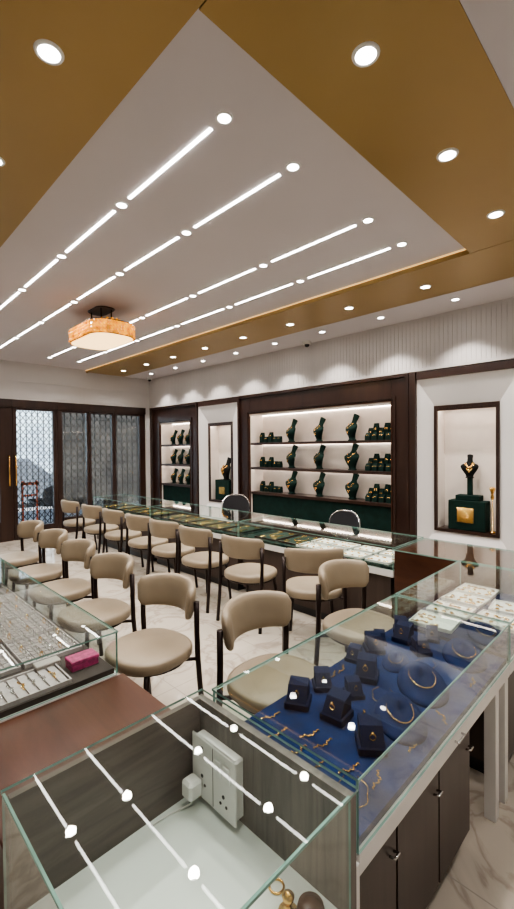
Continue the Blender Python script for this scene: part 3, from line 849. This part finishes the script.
def make_pend():
    mb = MB().lathe([(.001, 0), (.011, .001), (.012, .004), (.006, .008), (.001, .009)], 0, 0, n=10)
    mb.tube([(.010, 0, .003), (.03, .006, .003), (.034, -.006, .003), (.016, -.012, .003)], .0022, 6)
    return flat(mb, "pendant", M['brass'], origin=(0, 0, 0))
ringo = make_ring(M['brass']); tag(ringo, "gold finger ring standing on a silver-grey tray", "ring", "rings on the ring trays")
ringo2 = make_ring(M['silver']); tag(ringo2, "silver finger ring standing on a silver-grey tray", "ring", "rings on the ring trays")
pend = make_pend(); tag(pend, "small gold pendant on a white card tray", "pendant", "pendants on the white trays")
tr = make_tray(.255, .305, M['padpink'], M['padpink'], cells=(5, 7)); tag(tr, "silver-grey partitioned tray filled with rows of rings", "jewellery tray", "ring trays")
firstT = firstR = True
TZ = ZD
fs = True
for ty in (2.20, 2.52, 2.84, 3.16):
    for tx in (.445, .715):
        if firstT: tr.location = (tx, ty, TZ); firstT = False
        else: clone(tr, (tx, ty, TZ))
        for i in range(5):
            for j in range(7):
                x = tx-.0972+.0486*i; yv = ty-.1256+.0419*j
                if (i*2+j*3+int(ty*50)) % 7 != 0:
                    if fs: o = ringo2; fs = False
                    else: o = clone(ringo2, (0, 0, 0))
                elif firstR: o = ringo; firstR = False
                else: o = clone(ringo, (0, 0, 0))
                o.location = (x, yv, TZ+.0125); o.rotation_euler = (0, 0, .3)
for ty in (3.70, 4.02, 4.34):
    for tx in (.445, .715): clone(tr, (tx, ty, TZ))
def lidbox(x, y, a, w, d, h, m, label, name="gift_box"):
    e = thing(name, (x, y, ZD), label, "box")
    flat(MB().box(-w/2, w/2, -d/2, d/2, 0, h*.6, bev=.003), "base", m, e, origin=(0, 0, 0)).location = (0, 0, 0)
    flat(MB().box(-w/2-.002, w/2+.002, -d/2-.002, d/2+.002, h*.6, h, bev=.003), "lid", m, e, origin=(0, 0, 0)).location = (0, 0, 0)
    e.rotation_euler = (0, 0, a); return e
lidbox(.78, 1.90, .0, .12, .075, .045, M['pink'], "small magenta patterned jewellery box with lid")
lidbox(.66, 1.99, .0, .10, .05, .03, M['pad'], "small beige jewellery box with lid")
ft = make_tray(.36, .20, M['padpink'], M['padpink'], cells=(9, 1)); ft.location = (.51, 1.885, ZD)
tag(ft, "long grey tray holding fine link bracelets", "jewellery tray")
for i in range(8):
    x_ = .37+.04*i
    if i == 0: o = brs
    elif i % 3 == 1: o = clone(br, (0, 0, 0), label="fine gold link bracelet laid across a pale tray"); o["group"] = "bracelets in the ring tray counter"
    else: o = clone(brs, (0, 0, 0))
    o.location = (x_, 1.885, ZD+.012); o.rotation_euler = (0, 0, 1.57)
wt = make_tray(.19, .22, M['paper'], M['paper']); tag(wt, "white card tray with gold pendants on navy velvet", "jewellery tray", "white pendant trays")
firstW = firstP = True
for tx, ty, ta in ((2.32, .955, .08), (2.56, .71, -.05), (2.55, .955, .04), (2.80, .70, .1), (2.79, .955, -.08), (3.0, .955, .0)):
    if firstW: wt.location = (tx, ty, ZD); wt.rotation_euler = (0, 0, ta); firstW = False
    else: clone(wt, (tx, ty, ZD), ta)
    ca, sa = math.cos(ta), math.sin(ta)
    for i in range(3):
        for j in range(4):
            if random.random() < .2: continue
            dx, dy = -.06+.052*i+random.uniform(-.006, .006), -.078+.05*j+random.uniform(-.006, .006)
            if firstP: o = pend; firstP = False
            else: o = clone(pend, (0, 0, 0))
            o.location = (tx+dx*ca-dy*sa, ty+dx*sa+dy*ca, ZD+.012); o.rotation_euler = (0, 0, random.uniform(0, 6))
clone(npl, (2.32, .70, ZD), .6, scale=.85)
gt = make_tray(.40, .30, M['trayg'], M['dkwood']); tag(gt, "dark green velvet tray with gold jewellery", "jewellery tray", "dark green trays in the wall counters")
gold_nk_pts = [(.09*math.cos(a_), .06*math.sin(a_), .005) for a_ in [pi*.25+pi*1.5*i/22 for i in range(23)]]
mb = MB().tube(gold_nk_pts, [.003+.002*math.sin(pi*i/22) for i in range(23)], 6)
nk = flat(mb, "necklace", M['brass'], origin=(0, 0, 0)); tag(nk, "gold necklace laid in a curve on green velvet", "necklace", "necklaces in the wall counters")
pts = [(.028*math.cos(2*pi*i/24), .028*math.sin(2*pi*i/24), .003) for i in range(24)]
bg = flat(MB().tube(pts, .0028, 6, closed=True), "bangle", M['brass'], origin=(0, 0, 0)); tag(bg, "gold bangle lying on green velvet", "bangle", "bangles in the wall counters")
fg = True; fb = True
y = 2.78
k = 0
while y < 6.95:
    if abs(y-3.45) < .17 or abs(y-5.28) < .17: y += .05; continue
    if fg: gt.location = (3.42, y, ZD); nk.location = (3.42, y, ZD+.012)
    else: clone(gt, (3.42, y, ZD)); clone(nk, (3.42, y, ZD+.012), .2*((k % 3)-1))
    fg = False
    for dx in (-.14, .14):
        for dy in (-.08, .08):
            o = bg if fb else clone(bg, (0, 0, 0)); fb = False
            o.location = (3.42+dx, y+dy, ZD+.012)
    k += 1
    y += .34
for i, y in enumerate((1.80, 2.06, 2.32, 2.56)):
    for dx in (-.13, .11):
        o = clone(wt, (3.42+dx, y, ZD), 0, label="white card tray with gold pendants on green velvet"); o["group"] = "white trays in the wall counter"
        for a in (-.05, .05):
            for b in (-.07, 0, .07):
                o = clone(pend, (3.42+dx+a, y+b, ZD+.012), random.uniform(0, 6))

# ------------------------------------------------------------------ world, camera
w = bpy.data.worlds.new("World"); S.world = w; w.use_nodes = True
t = w.node_tree; bgn = t.nodes["Background"]
sky = t.nodes.new("ShaderNodeTexSky"); sky.sky_type = 'HOSEK_WILKIE'; sky.sun_direction = (0.2, -0.5, 0.8); sky.turbidity = 4
t.links.new(sky.outputs[0], bgn.inputs[0]); bgn.inputs[1].default_value = 3.0
sl = bpy.data.lights.new("sun", 'SUN'); sl.energy = 12; sl.angle = .02
so = bpy.data.objects.new("sun", sl); COL.objects.link(so)
so.rotation_euler = Vector((0.15, 0.75, -0.65)).to_track_quat('-Z', 'Y').to_euler(); so.location = (0, 0, 12)

cam = bpy.data.cameras.new("Camera"); co = bpy.data.objects.new("Camera", cam); COL.objects.link(co)
cam.sensor_fit = 'VERTICAL'; cam.sensor_height = 36; cam.lens = 426/909*36; cam.clip_start = .02
R = Matrix.Rotation(math.radians(-45), 4, 'Z') @ Matrix.Rotation(math.radians(90-.87), 4, 'X') @ Matrix.Rotation(math.radians(-.54), 4, 'Z')
co.matrix_world = Matrix.Translation((0, 0, 1.6)) @ R
S.camera = co
S.view_settings.view_transform = 'AgX'
try: S.view_settings.look = 'AgX - Medium High Contrast'
except Exception as ex: print(ex)
S.view_settings.exposure = 0.12
